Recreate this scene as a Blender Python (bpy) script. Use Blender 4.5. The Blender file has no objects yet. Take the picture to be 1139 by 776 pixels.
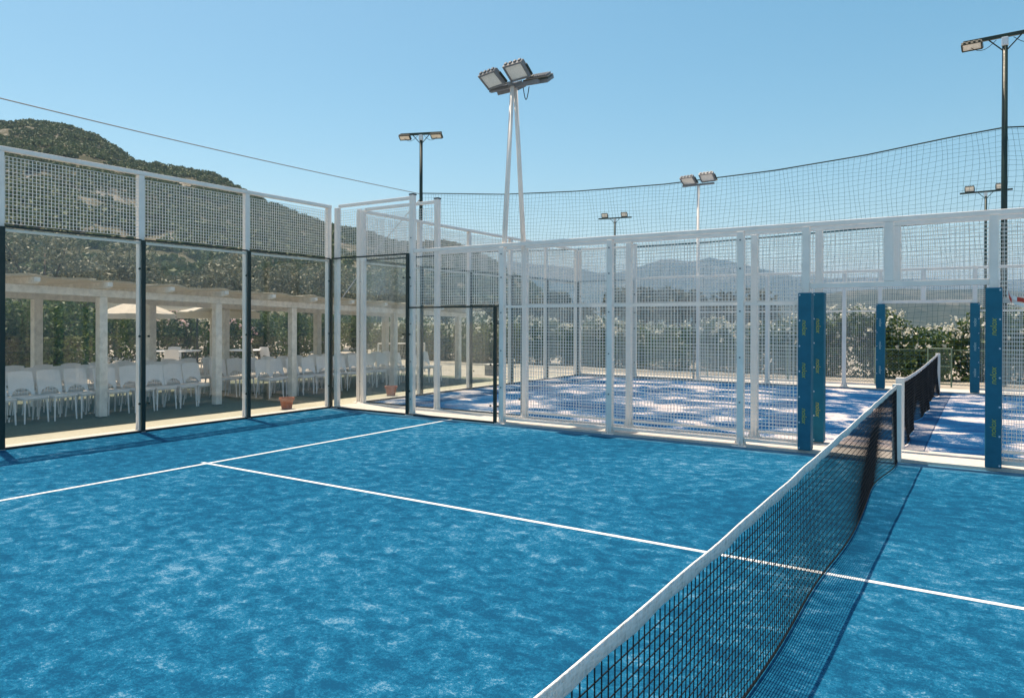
import bpy, math, random
import numpy as np
from mathutils import Vector, Matrix, noise as mnoise
R = math.radians
random.seed(7); rng = np.random.default_rng(7)
scene = bpy.context.scene
COL = scene.collection

# ------------------------------------------------------------------ helpers
class MB:
    """collects boxes, bars and tubes; build() links them as ONE mesh object"""
    def __init__(s): s.v = []; s.f = []; s.n = 0
    def add(s, v, f):
        s.v.extend(v); s.f.extend([[i + s.n for i in q] for q in f]); s.n += len(v)
        return s
    def box(s, x0, y0, z0, x1, y1, z1):
        v = [(x0,y0,z0),(x1,y0,z0),(x1,y1,z0),(x0,y1,z0),(x0,y0,z1),(x1,y0,z1),(x1,y1,z1),(x0,y1,z1)]
        return s.add(v, [(3,2,1,0),(4,5,6,7),(0,1,5,4),(1,2,6,5),(2,3,7,6),(3,0,4,7)])
    def cbox(s, c, d):
        return s.box(c[0]-d[0]/2, c[1]-d[1]/2, c[2]-d[2]/2, c[0]+d[0]/2, c[1]+d[1]/2, c[2]+d[2]/2)
    def tube(s, pts, r, n=6, cap=True):
        pts = [Vector(p) for p in pts]
        rs = r if isinstance(r, (list, tuple)) else [r]*len(pts)
        v = []; f = []
        prev = None
        for i, p in enumerate(pts):
            a = pts[max(0, i-1)]; b = pts[min(len(pts)-1, i+1)]
            t = (b-a).normalized()
            if prev is None:
                u = t.orthogonal().normalized()
                if abs(t.z) > .99: u = Vector((1,0,0))
            else:
                u = (prev - t*prev.dot(t)).normalized()
            prev = u; w = t.cross(u)
            for k in range(n):
                an = 2*math.pi*(k+.5)/n
                q = p + (u*math.cos(an) + w*math.sin(an))*rs[i]
                v.append(tuple(q))
        for i in range(len(pts)-1):
            for k in range(n):
                f.append((i*n+k, i*n+(k+1) % n, (i+1)*n+(k+1) % n, (i+1)*n+k))
        if cap:
            f.append(tuple(range(n-1, -1, -1))); f.append(tuple((len(pts)-1)*n+k for k in range(n)))
        return s.add(v, f)
    def lathe(s, c, prof, n=16):
        v = []; f = []
        for (r, z) in prof:
            for k in range(n):
                a = 2*math.pi*k/n; v.append((c[0]+r*math.cos(a), c[1]+r*math.sin(a), c[2]+z))
        for i in range(len(prof)-1):
            for k in range(n):
                f.append((i*n+k, i*n+(k+1) % n, (i+1)*n+(k+1) % n, (i+1)*n+k))
        f.append(tuple(range(n-1, -1, -1))); f.append(tuple((len(prof)-1)*n+k for k in range(n)))
        return s.add(v, f)
    def prism(s, poly, axis, a0, a1):
        """extrude a 2D outline; axis x: (y,z)  y: (x,z)  z: (x,y)"""
        def P(p, a): return {'x': (a,p[0],p[1]), 'y': (p[0],a,p[1]), 'z': (p[0],p[1],a)}[axis]
        n = len(poly)
        v = [P(p, a0) for p in poly] + [P(p, a1) for p in poly]
        f = [tuple(range(n-1, -1, -1)), tuple(range(n, 2*n))] + [(i, (i+1) % n, n+(i+1) % n, n+i) for i in range(n)]
        return s.add(v, f)
    def xf(s, M, start=0):
        s.v = s.v[:start] + [tuple(M @ Vector(p)) for p in s.v[start:]]
        return s
    def build(s, name, mat, parent=None, smooth=False, bevel=0, loc=None):
        me = bpy.data.meshes.new(name)
        me.from_pydata(s.v, [], s.f); me.update()
        import bmesh
        bm = bmesh.new(); bm.from_mesh(me); bmesh.ops.recalc_face_normals(bm, faces=bm.faces)
        if bevel:
            bmesh.ops.bevel(bm, geom=[e for e in bm.edges if e.calc_face_angle(0) > .7], offset=bevel, segments=2, affect='EDGES', profile=.5)
        bm.to_mesh(me); bm.free()
        if smooth:
            for p in me.polygons: p.use_smooth = True
        o = bpy.data.objects.new(name, me); COL.objects.link(o)
        me.materials.append(mat)
        if parent: o.parent = parent
        if loc is not None: o.location = loc
        return o

def grid_obj(name, V, F, mat, parent=None, smooth=True):
    V = np.asarray(V, dtype=np.float32); F = np.asarray(F, dtype=np.int32)
    me = bpy.data.meshes.new(name)
    me.vertices.add(len(V)); me.vertices.foreach_set('co', V.ravel())
    k = F.shape[1]
    me.loops.add(F.size); me.loops.foreach_set('vertex_index', F.ravel())
    me.polygons.add(len(F)); me.polygons.foreach_set('loop_start', np.arange(0, F.size, k, dtype=np.int32))
    me.polygons.foreach_set('loop_total', np.full(len(F), k, dtype=np.int32))
    me.polygons.foreach_set('use_smooth', np.full(len(F), smooth, dtype=bool))
    me.update(calc_edges=True); me.validate()
    o = bpy.data.objects.new(name, me); COL.objects.link(o); me.materials.append(mat)
    if parent: o.parent = parent
    return o

def tag(o, label=None, cat=None, group=None, kind=None):
    if label: o['label'] = label
    if cat: o['category'] = cat
    if group: o['group'] = group
    if kind: o['kind'] = kind
    return o
def empty(name, loc, label=None, cat=None, group=None, rz=0):
    o = bpy.data.objects.new(name, None); COL.objects.link(o); o.empty_display_size = .2
    o.location = loc; o.rotation_euler = (0, 0, rz)
    return tag(o, label, cat, group)
def copy_tree(o, parent=None):
    c = o.copy(); COL.objects.link(c)
    if parent: c.parent = parent
    for ch in list(o.children): copy_tree(ch, c)
    return c

# ------------------------------------------------------------------ materials
def lin(c): return tuple((x/12.92 if x <= .04045 else ((x+.055)/1.055)**2.4) for x in c)
def rgb(r, g, b): return lin((r/255, g/255, b/255)) + (1,)
class NT:
    def __init__(s, name):
        s.m = bpy.data.materials.new(name); s.m.use_nodes = True; s.t = s.m.node_tree
        s.b = s.t.nodes['Principled BSDF']; s.out = s.t.nodes['Material Output']
    def n(s, ty, **kw):
        nd = s.t.nodes.new(ty)
        for k, v in kw.items():
            if k.startswith('i_'):
                nd.inputs[int(k[2:]) if k[2:].isdigit() else k[2:].replace('_', ' ')].default_value = v
            else: setattr(nd, k, v)
        return nd
    def l(s, a, b): s.t.links.new(a, b)
    def coord(s, scale=(1,1,1), rot=(0,0,0), out='Object'):
        tc = s.n('ShaderNodeTexCoord'); mp = s.n('ShaderNodeMapping')
        mp.inputs['Scale'].default_value = scale; mp.inputs['Rotation'].default_value = rot
        s.l(tc.outputs[out], mp.inputs[0]); return mp.outputs[0]
    def noise(s, vec, scale, detail=4, rough=.55, dist=0):
        nd = s.n('ShaderNodeTexNoise'); nd.inputs['Scale'].default_value = scale; nd.inputs['Detail'].default_value = detail
        nd.inputs['Roughness'].default_value = rough; nd.inputs['Distortion'].default_value = dist
        s.l(vec, nd.inputs['Vector']); return nd.outputs['Fac']
    def ramp(s, fac, stops, interp='LINEAR'):
        r = s.n('ShaderNodeValToRGB'); r.color_ramp.interpolation = interp
        e = r.color_ramp.elements
        while len(e) < len(stops): e.new(.5)
        for i, (p, c) in enumerate(stops):
            e[i].position = p; e[i].color = c if len(c) == 4 else tuple(c)+(1,)
        s.l(fac, r.inputs[0]); return r.outputs[0]
    def mix(s, fac, a, b, mode='MIX'):
        m = s.n('ShaderNodeMix', data_type='RGBA', blend_type=mode)
        if isinstance(fac, (int, float)): m.inputs[0].default_value = fac
        else: s.l(fac, m.inputs[0])
        for i, x in ((6, a), (7, b)):
            if isinstance(x, tuple): m.inputs[i].default_value = x
            else: s.l(x, m.inputs[i])
        return m.outputs[2]
    def math(s, op, a, b=0.):
        m = s.n('ShaderNodeMath', operation=op)
        for i, x in enumerate((a, b)):
            if isinstance(x, (int, float)): m.inputs[i].default_value = x
            else: s.l(x, m.inputs[i])
        return m.outputs[0]
    def bump(s, h, strength=.3, dist=.01):
        b = s.n('ShaderNodeBump'); b.inputs['Strength'].default_value = strength; b.inputs['Distance'].default_value = dist
        s.l(h, b.inputs['Height']); s.l(b.outputs[0], s.b.inputs['Normal'])
    def set(s, rough=.6, metal=0, spec=.5):
        s.b.inputs['Roughness'].default_value = rough; s.b.inputs['Metallic'].default_value = metal
        s.b.inputs['Specular IOR Level'].default_value = spec
    def color(s, c):
        if isinstance(c, tuple): s.b.inputs['Base Color'].default_value = c
        else: s.l(c, s.b.inputs['Base Color'])

def paint(name, c, rough=.45, vary=.12, scale=6, spec=.4):
    m = NT(name); m.set(rough, 0, spec)
    f = m.noise(m.coord(), scale, 6, .65)
    d = tuple(x*(1-vary) for x in c[:3])+(1,)
    m.color(m.ramp(f, [(.35, d), (.6, c)]))
    r = m.ramp(m.noise(m.coord(), scale*3, 3), [(.3, (rough-.08,)*3), (.7, (rough+.12,)*3)])
    m.l(r, m.b.inputs['Roughness'])
    return m.m

M = {}
M['white_steel'] = paint('white_steel', (.90,.83,.77,1), .5, .08, 4, .2)
M['wire'] = paint('wire_white', (.90,.84,.78,1), .6, .05, 6, .2)
M['green_dark'] = paint('green_black_steel', (.008,.03,.027,1), .4, .2)
M['pole_green'] = paint('pole_green', (.010,.035,.026,1), .45, .3, 5)
M['lamp_body'] = paint('lamp_grey', (.20,.21,.22,1), .5, .2)
M['lamp_dark'] = paint('lamp_dark', (.025,.035,.025,1), .5, .2)
M['plastic_white'] = paint('white_plastic', (.86,.84,.84,1), .35, .05, 10)
M['wood_white'] = paint('washed_wood', (.84,.80,.74,1), .7, .22, 8)
M['black'] = paint('black_rubber', (.012,.012,.014,1), .6, .2)
M['net_cord'] = paint('net_cord', (.006,.010,.014,1), .85, .1, 6, .15)
M['ball_net'] = paint('ball_net_cord', (.02,.10,.14,1), .8, .2)
M['band'] = paint('canvas_band', (.88,.84,.81,1), .75, .10, 14)
M['pad'] = paint('pad_vinyl', (.0008,.150,.225,1), .55, .15, 7, .15)
M['letter'] = paint('letter_yellow', (.38,.44,.10,1), .6, .2, 20)
M['letter_pale'] = paint('letter_pale', (.40,.62,.60,1), .6, .2, 20)
M['rivet'] = paint('rivet', (.55,.65,.72,1), .35, .1)
M['terracotta'] = paint('terracotta', (.42,.14,.07,1), .8, .25, 20)
M['canvas'] = paint('parasol_canvas', (.74,.68,.58,1), .85, .08, 8)
M['canvas_white'] = paint('white_canvas', (.80,.79,.74,1), .85, .08, 8)
def mk_band():
    m = NT('net_band_canvas'); m.set(.85, 0, .15)
    w = m.noise(m.coord((1, 3, 14)), 5, 5, .65); st = m.noise(m.coord((2, 30, 6)), 2.2, 4, .7)
    c = m.ramp(m.math('ADD', m.math('MULTIPLY', w, .5), m.math('MULTIPLY', st, .5)), [(.36, (.55,.51,.47,1)), (.48, (.80,.76,.72,1)), (.6, (.89,.86,.83,1))])
    m.color(c); m.bump(m.math('ADD', w, st), .55, .012); return m.m
M['net_band'] = mk_band()
M['red'] = paint('tape_red', (.6,.05,.03,1), .5, .1)
M['soil'] = paint('soil', (.05,.035,.025,1), .95, .3, 30)

for k_ in ('canvas', 'canvas_white'):      # sun glows through the cloth
    t_ = M[k_].node_tree; tl_ = t_.nodes.new('ShaderNodeBsdfTranslucent'); tl_.inputs[0].default_value = (.85,.80,.70,1)
    mx_ = t_.nodes.new('ShaderNodeMixShader'); mx_.inputs[0].default_value = .45
    t_.links.new(t_.nodes['Principled BSDF'].outputs[0], mx_.inputs[1]); t_.links.new(tl_.outputs[0], mx_.inputs[2])
    t_.links.new(mx_.outputs[0], t_.nodes['Material Output'].inputs[0])
def mk_glass():
    m = NT('clear_glass'); m.t.nodes.remove(m.b)
    tr = m.n('ShaderNodeBsdfTransparent'); tr.inputs[0].default_value = (.985,.995,.99,1)
    gl = m.n('ShaderNodeBsdfGlossy'); gl.inputs['Roughness'].default_value = .02; gl.inputs[0].default_value = (1,1,1,1)
    df = m.n('ShaderNodeBsdfDiffuse'); df.inputs[0].default_value = (.75,.75,.70,1)      # dust film on the panes
    lw_ = m.n('ShaderNodeLayerWeight'); fz = m.math('POWER', lw_.outputs['Facing'], 5.)
    fz = m.math('ADD', m.math('MULTIPLY', fz, .4), .03)
    mx = m.n('ShaderNodeMixShader'); m.l(fz, mx.inputs[0]); m.l(tr.outputs[0], mx.inputs[1]); m.l(gl.outputs[0], mx.inputs[2])
    mx2 = m.n('ShaderNodeMixShader')
    dust = m.ramp(m.noise(m.coord((1,1,1)), 1.6, 5, .6), [(.3, (.012,)*3), (.75, (.035,)*3)])
    m.l(dust, mx2.inputs[0]); m.l(mx.outputs[0], mx2.inputs[1]); m.l(df.outputs[0], mx2.inputs[2])
    m.l(mx2.outputs[0], m.out.inputs[0]); return m.m
M['glass'] = mk_glass()
def mk_lens():
    m = NT('lamp_lens'); m.set(.18, 0, .6); v = m.coord()
    f = m.noise(v, 30, 2); m.color(m.ramp(f, [(.3, (.74,.73,.68,1)), (.7, (.86,.84,.80,1))])); return m.m
M['lens'] = mk_lens()

def mk_turf(name, deep, mid, pale, scale, stretch, lo, hi, sand=None, fib=42, grain=.62, edge=False, big_w=.16):
    m = NT(name); m.set(.95, 0, .03)
    v = m.coord((1*stretch, 1, 1), (0, 0, R(12)))
    big = m.noise(m.coord(), .35, 3, .5)
    mott = m.noise(v, scale, 7, .64, .4)
    fine = m.noise(m.coord(), fib, 3, .7)
    vfine = m.noise(m.coord(), fib*3.2, 2, .6)
    # mottled wear: big patches modulated by a mid noise and broken up by fibre noise
    a = m.math('MULTIPLY_ADD', big, .55); a = m.math('ADD', m.math('MULTIPLY', big, big_w), m.math('MULTIPLY', mott, 1-big_w))
    a = m.math('ADD', a, m.math('MULTIPLY', m.math('SUBTRACT', fine, .5), grain))
    a = m.math('ADD', a, m.math('MULTIPLY', m.math('SUBTRACT', vfine, .5), grain*.8))
    c = m.ramp(a, [(lo-.155, deep), (lo, mid), (hi, pale)] if sand is None else [(lo-.14, deep), (lo, mid), (lo+.02, pale), (hi, sand)])
    if edge:      # pale worn strip where sand gathers along the side kerb
        sp = m.n('ShaderNodeSeparateXYZ'); m.l(m.coord(), sp.inputs[0])
        e = m.math('ADD', sp.outputs[1], m.math('MULTIPLY', m.math('SUBTRACT', m.noise(m.coord(), 1.3, 5), .5), .7))
        e = m.ramp(m.math('ADD', e, .62), [(.28, (0,0,0)), (.48, (.55,.55,.55))])
        c = m.mix(e, c, (.10,.26,.36,1))
    m.color(c)
    h = m.math('ADD', fine, m.math('MULTIPLY', vfine, .6))
    m.bump(h, .35, .012)
    return m.m
M['turf'] = mk_turf('blue_turf', (.0004,.066,.140,1), (.0006,.128,.240,1), (.12,.265,.375,1), 7.5, .85, .582, .69, grain=.46, big_w=.30, edge=True)
M['turf_b'] = mk_turf('blue_turf_sandy', (.001,.030,.10,1), (.0015,.072,.185,1), (.20,.26,.34,1), .95, .8, .52, .58, (.62,.53,.51,1), 42, .22)
def mk_ground(name, c0, c1, scale, spk=.25, rough=.9):
    m = NT(name); m.set(rough, 0, .2)
    f = m.noise(m.coord(), scale, 6, .65); g = m.noise(m.coord(), scale*25, 3, .7)
    c = m.ramp(f, [(.3, c0), (.7, c1)])
    m.color(m.mix(spk, c, m.ramp(g, [(.35, tuple(x*.6 for x in c0[:3])+(1,)), (.65, c1)])))
    m.bump(g, .3, .01); return m.m
M['gravel'] = mk_ground('gravel', (.34,.30,.24,1), (.46,.42,.36,1), .6)
M['kerb'] = mk_ground('pale_concrete', (.55,.50,.44,1), (.68,.63,.58,1), 1.5, .3)
M['strip'] = mk_ground('beige_concrete', (.40,.38,.29,1), (.50,.47,.37,1), 1.2, .3)
M['carpet'] = mk_ground('green_carpet', (.105,.125,.085,1), (.155,.175,.125,1), .8, .3)
M['line'] = mk_ground('line_white', (.66,.72,.74,1), (.82,.83,.82,1), 9, .55)

def mk_leaf(name, c0, c1, c2, trans=.25, rough=.55, isl=.65, ns=.9):
    m = NT(name); m.set(rough, 0, .35)
    gi = m.n('ShaderNodeNewGeometry')
    big = m.noise(m.coord(out='Object'), ns, 2)
    f = m.math('ADD', m.math('MULTIPLY', gi.outputs['Random Per Island'], isl), m.math('MULTIPLY', big, 1-isl))
    c = m.ramp(f, [(.15, c0), (.5, c1), (.85, c2)])
    m.color(c)
    tl = m.n('ShaderNodeBsdfTranslucent'); m.l(c, tl.inputs[0])
    mx = m.n('ShaderNodeMixShader'); mx.inputs[0].default_value = trans
    m.l(m.b.outputs[0], mx.inputs[1]); m.l(tl.outputs[0], mx.inputs[2]); m.l(mx.outputs[0], m.out.inputs[0])
    return m.m
M['leaf_olean'] = mk_leaf('oleander_leaf', (.020,.050,.010,1), (.050,.105,.020,1), (.13,.185,.04,1))
M['leaf_dark'] = mk_leaf('hedge_leaf', (.022,.055,.014,1), (.055,.105,.026,1), (.13,.18,.05,1))
M['leaf_olive'] = mk_leaf('olive_leaf', (.075,.085,.050,1), (.15,.16,.10,1), (.27,.27,.19,1), .2)
M['leaf_scrub'] = mk_leaf('scrub_leaf', (.050,.068,.030,1), (.100,.130,.052,1), (.195,.225,.105,1), .15, .7, .35, .35)
M['leaf_far'] = mk_leaf('far_tree_leaf', (.05,.06,.035,1), (.10,.105,.065,1), (.17,.17,.11,1), .15, .7)
M['petal_white'] = mk_leaf('petal_white', (.70,.66,.52,1), (.80,.77,.66,1), (.85,.82,.76,1), .3)
M['petal_pink'] = mk_leaf('petal_pink', (.70,.42,.40,1), (.78,.58,.55,1), (.82,.70,.66,1), .3)
M['bark'] = paint('bark', (.13,.105,.08,1), .9, .5, 12)

def mk_hill():
    m = NT('hill_soil'); m.set(.95, 0, .1)
    f = m.noise(m.coord(), .045, 6, .65); g = m.noise(m.coord(), .35, 6, .7)
    c = m.ramp(m.math('ADD', m.math('MULTIPLY', f, .5), m.math('MULTIPLY', g, .5)),
               [(.36, (.05,.055,.03,1)), (.50, (.10,.095,.06,1)), (.57, (.22,.20,.16,1)), (.66, (.42,.38,.33,1))])
    m.color(c); m.bump(g, .8, 1.2); return m.m
M['hill'] = mk_hill()
def mk_mount():
    m = NT('wooded_mountain'); m.set(.95, 0, .1)
    f = m.noise(m.coord(), .006, 7, .65); g = m.noise(m.coord(), .05, 5, .7)
    c = m.ramp(m.math('ADD', m.math('MULTIPLY', f, .6), m.math('MULTIPLY', g, .4)), [(.38, (.02,.035,.022,1)), (.52, (.05,.06,.04,1)), (.66, (.16,.15,.12,1))])
    m.color(c); m.bump(g, .6, 8.); return m.m
M['mount'] = mk_mount()
def mk_sea():
    m = NT('sea_water'); m.set(.25, 0, .5); m.color((.008,.05,.10,1))
    m.bump(m.noise(m.coord((1,1,1)), .25, 4), .6, .5); return m.m
M['sea'] = mk_sea()
def mk_reed():
    m = NT('reed_mat'); m.set(.9, 0, .2)
    w = m.noise(m.coord((1.5, 90, 1)), 1, 4, .7); k = m.noise(m.coord(), 3, 4)
    c = m.ramp(w, [(.3, (.20,.18,.13,1)), (.5, (.44,.40,.31,1)), (.7, (.64,.60,.49,1))])
    m.color(m.mix(.35, c, m.ramp(k, [(.3, (.22,.19,.14,1)), (.7, (.52,.47,.38,1))])))
    m.bump(w, .6, .02)
    tl = m.n('ShaderNodeBsdfTranslucent'); tl.inputs[0].default_value = (.58,.55,.48,1)      # thin reeds let light through
    mx = m.n('ShaderNodeMixShader'); mx.inputs[0].default_value = .40
    m.l(m.b.outputs[0], mx.inputs[1]); m.l(tl.outputs[0], mx.inputs[2]); m.l(mx.outputs[0], m.out.inputs[0]); return m.m
M['reed'] = mk_reed()

# ------------------------------------------------------------------ camera
CAM = Vector((10.907, -10.5455, 1.7351)); YAW, PIT, ROL, F = 2.164705, -.003464, .00299, 819.453
fw = Vector((math.cos(YAW), math.sin(YAW), 0)); rt = Vector((math.sin(YAW), -math.cos(YAW), 0)); up = Vector((0,0,1))
f2 = fw*math.cos(PIT)+up*math.sin(PIT); u2 = -fw*math.sin(PIT)+up*math.cos(PIT)
r3 = rt*math.cos(ROL)+u2*math.sin(ROL); u3 = -rt*math.sin(ROL)+u2*math.cos(ROL)
cd = bpy.data.cameras.new('camera'); cam = bpy.data.objects.new('camera', cd); COL.objects.link(cam)
cam.matrix_world = Matrix(((r3.x,u3.x,-f2.x,CAM.x),(r3.y,u3.y,-f2.y,CAM.y),(r3.z,u3.z,-f2.z,CAM.z),(0,0,0,1)))
cd.sensor_width = 36; cd.lens = F/1139*36; cd.shift_x = 28/1139; cd.shift_y = -26.9/1139
cd.clip_start = .05; cd.clip_end = 30000
scene.camera = cam

# ------------------------------------------------------------------ light
EL = R(72.5); SX, SY = -.965, .26
ROT = math.atan2(SX, SY)
w = bpy.data.worlds.new('World'); scene.world = w; w.use_nodes = True
nt = w.node_tree; bg = nt.nodes['Background']; sky = nt.nodes.new('ShaderNodeTexSky')
sky.sky_type = 'NISHITA'; sky.sun_disc = False; sky.sun_elevation = EL; sky.sun_rotation = ROT
sky.altitude = 0; sky.air_density = 1.0; sky.dust_density = 1.6; sky.ozone_density = 1.5
hsv = nt.nodes.new('ShaderNodeHueSaturation'); hsv.inputs['Hue'].default_value = .480; hsv.inputs['Saturation'].default_value = 1.45
nt.links.new(sky.outputs[0], hsv.inputs['Color']); nt.links.new(hsv.outputs[0], bg.inputs[0]); bg.inputs[1].default_value = .10
sl = bpy.data.lights.new('sun', 'SUN'); sl.energy = 3.6; sl.angle = R(.53); sl.color = (1, .95, .88)
so = bpy.data.objects.new('sun', sl); COL.objects.link(so); so.location = (0, 0, 40)
sd = Vector((SX*math.cos(EL), SY*math.cos(EL), math.sin(EL)))
so.rotation_euler = sd.to_track_quat('Z', 'Y').to_euler()
scene.view_settings.view_transform = 'Standard'; scene.view_settings.look = 'None'
scene.view_settings.exposure = .8; scene.view_settings.gamma = 1
scene.view_settings.use_white_balance = True; scene.view_settings.white_balance_temperature = 8000; scene.view_settings.white_balance_tint = 14
scene.cycles.use_denoising = True
scene.cycles.max_bounces = 10; scene.cycles.transparent_max_bounces = 64
scene.cycles.diffuse_bounces = 4; scene.cycles.glossy_bounces = 3; scene.cycles.volume_bounces = 1
scene.cycles.caustics_reflective = False; scene.cycles.caustics_refractive = False

# ------------------------------------------------------------------ ground, sea, hills
GY = .9            # gap between the two courts
def sheet(name, x0, y0, x1, y1, z, mat):
    m = MB(); m.add([(x0,y0,z),(x1,y0,z),(x1,y1,z),(x0,y1,z)], [(0,1,2,3)])
    return tag(m.build(name, mat), kind='structure')
def sstep(t): t = np.clip(t, 0, 1); return t*t*(3-2*t)
n = 161
ax = np.sinh(np.linspace(-4.6, 4.6, n))/np.sinh(4.6)*5600
X, Y = np.meshgrid(ax, ax, indexing='ij')
drop = sstep((Y*.75+X*.65-75)/120)
Z = -.03 - 14*drop
V = np.stack([X, Y, Z], -1).reshape(-1, 3)
I = np.arange(n*n).reshape(n, n)
Fq = np.stack([I[:-1,:-1], I[1:,:-1], I[1:,1:], I[:-1,1:]], -1).reshape(-1, 4)
tag(grid_obj('ground', V, Fq, M['gravel']), kind='structure')
sheet('sea', -5600, 60, 5600, 5600, -9, M['sea'])
sheet('court_turf', 0, -10, 20, 0, 0, M['turf'])
sheet('court_turf', 0, GY, 20, 10.9, .02, M['turf_b'])
sheet('carpet', -7.6, -14, -1.05, 8.6, -.012, M['carpet'])
m = MB(); m.box(-1.05, -12, -.1, -.0, 11.2, .004); tag(m.build('concrete_strip', M['strip']), kind='structure')
m = MB(); m.box(-.20, -12, -.1, .0, .0, .035).box(-.2, GY, -.1, .0, 11.2, .045); tag(m.build('wall_kerb', M['kerb']), kind='structure')
m = MB(); m.box(.0, .0, -.1, 20, GY, .035); tag(m.build('concrete_kerb', M['kerb']), kind='structure')
m = MB(); m.box(.0, 10.9, -.1, 20, 11.9, .05); tag(m.build('concrete_kerb', M['kerb']), kind='structure')
lw = .05
tag(MB().box(3.05-lw/2, -10, .0, 3.05+lw/2, -.02, .004).build('court_line', M['line']), kind='structure')
tag(MB().box(2.95, -5-lw/2, .0, 3.05-lw/2, -5+lw/2, .004).box(3.05+lw/2, -5-lw/2, .0, 17.0, -5+lw/2, .004).build('court_line', M['line']), kind='structure')

def px_dir(px): return (px-541.5)/F
def P3(px, depth, py):
    q = CAM + fw*depth + rt*(px_dir(px)*depth); q.z = 1.735+(359-py)/F*depth
    return q
# scrub hill on the left: ridge profile measured as height over distance
HR = [(-900,150),(-500,140),(-200,134),(0,137),(30,136),(70,140),(105,150),(125,162),(155,180),(180,185),(210,190),(240,198),(268,213),(280,221),
      (341,242),(361,250),(400,257),(434,267),(453,270),(493,270),(518,274),(538,284),(552,291),(600,325),(660,352),(720,357)]
hx = np.array([a for a, b in HR], float); hy = np.array([b for a, b in HR], float)
nx, nt_ = 320, 70
pxs = np.linspace(-880, 715, nx); T = np.linspace(0, 1.35, nt_)
Vh = []
def hill_z(px, t):
    D1 = 285+.05*px; D0 = 62
    d = D0+(D1-D0)*t
    e = (359-np.interp(px, hx, hy))/F
    zr = 1.735+e*D1
    s = np.where(t <= 1, np.clip(t, 0, 1)**1.15, 1-.5*(t-1)**1.2)
    z = -1.5+(zr+1.5)*s
    return d, z
for px in pxs:
    for t in T:
        d, z = hill_z(px, t)
        q = CAM + fw*float(d) + rt*(px_dir(px)*float(d))
        b = mnoise.fractal(Vector((q.x*.03, q.y*.03, 0)), .8, 2.1, 5)*3.2*min(1, t*2.5)*(.45 if .9 < t < 1.1 else 1)*min(1, max(0, z)/8)
        Vh.append((q.x, q.y, float(z)+b-.8))
Vh = np.array(Vh); I = np.arange(nx*nt_).reshape(nx, nt_)
Fq = np.stack([I[:-1,:-1], I[1:,:-1], I[1:,1:], I[:-1,1:]], -1).reshape(-1, 4)
tag(grid_obj('hill', Vh, Fq, M['hill']), kind='structure')

# far mountains over the bay
def mountain(name, prof, D, W, zb, amp, seed, p0=None, p1=None):
    mx = np.array([a for a, b in prof], float); my = np.array([b for a, b in prof], float)
    nx, ny = 260, 40
    P = np.linspace(mx[0], mx[-1], nx); T = np.linspace(0, 1.6, ny); V = []
    for px in P:
        zr = 1.735+(359-np.interp(px, mx, my))/F*D
        for t in T:
            d = D-W*(1-t)
            s = t**1.1 if t <= 1 else 1-1.2*(t-1)**1.2
            q = CAM + fw*float(d) + rt*(px_dir(px)*float(d))
            nz = mnoise.fractal(Vector((q.x*.004+seed, q.y*.004, seed)), .7, 2.1, 6)*amp*max(0, min(1, t*3))*min(1, max(0, zr)/40)*(.35 if .92 < t < 1.08 else 1)
            V.append((q.x, q.y, max(-9.4, zb+(zr-zb)*s+nz)))
    I = np.arange(nx*ny).reshape(nx, ny)
    Fq = np.stack([I[:-1,:-1], I[1:,:-1], I[1:,1:], I[:-1,1:]], -1).reshape(-1, 4)
    tag(grid_obj(name, np.array(V), Fq, M['mount']), kind='structure')
mountain('mountain', [(250,300),(420,300),(520,292),(560,291),(600,293),(640,299),(665,305),(688,302),(705,297),(720,292),(738,287),(755,289),(772,291),(788,286),(808,288),
    (840,297),(870,303),(885,308),(896,306),(906,304),(920,308),(1000,309),(1060,311),(1140,308),(1250,300),(1500,290),(1800,310)], 2900, 1100, -9, 26, 3.)
mountain('mountain', [(820,352),(870,338),(910,326),(940,321),(990,319),(1040,321),(1090,320),(1140,324),(1250,330),(1400,340),(1600,352)], 1000, 380, -9, 12, 9.)

# scrub on the hill: uncountable, one object
def leaf_cloud(centers, size, rnd, quad=True, up_bias=.3, asp=.6):
    N = len(centers)
    nrm = rnd.normal(size=(N,3)); nrm[:,2] += up_bias; nrm /= np.linalg.norm(nrm, axis=1)[:,None]+1e-9
    a = rnd.normal(size=(N,3)); u = np.cross(nrm, a); u /= np.linalg.norm(u, axis=1)[:,None]+1e-9
    v = np.cross(nrm, u)
    sz = (np.asarray(size)*rnd.uniform(.6, 1.35, N))[:,None]
    u = u*sz; v = v*sz*asp
    V = np.stack([centers-u, centers-v*.9, centers+u, centers+v*.9], 1).reshape(-1, 3)
    F_ = np.arange(4*N).reshape(N, 4)
    return V, F_
NB = 9000
tt = np.sqrt(rng.uniform(.0, 1, NB))*1.03; pp = rng.uniform(-60, 600, NB)
Vs = []; 
for px, t in zip(pp, tt):
    d, z = hill_z(px, t); q = CAM + fw*float(d) + rt*(px_dir(px)*float(d))
    b = mnoise.fractal(Vector((q.x*.03, q.y*.03, 0)), .8, 2.1, 5)*3.2*min(1, t*2.5)*(.45 if .9 < t < 1.1 else 1)*min(1, max(0, float(z))/8)
    if mnoise.noise(Vector((q.x*.07, q.y*.07, 5))) > .36: continue
    r = random.uniform(.8, 2.0)*(1.25 if t < .4 else 1.)
    k = 60
    s = rng.normal(size=(k,3)); s /= np.linalg.norm(s, axis=1)[:,None]; s[:,2] = np.abs(s[:,2])*.85
    s *= r*rng.uniform(.7, 1.05, k)[:,None]
    Vs.append((np.array([q.x, q.y, float(z)+b-1.0])+s, np.full(k, r*.23)))
cs = np.concatenate([a for a, b in Vs]); ss = np.concatenate([b for a, b in Vs])
V, Fq = leaf_cloud(cs, ss, rng, asp=.8)
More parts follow.
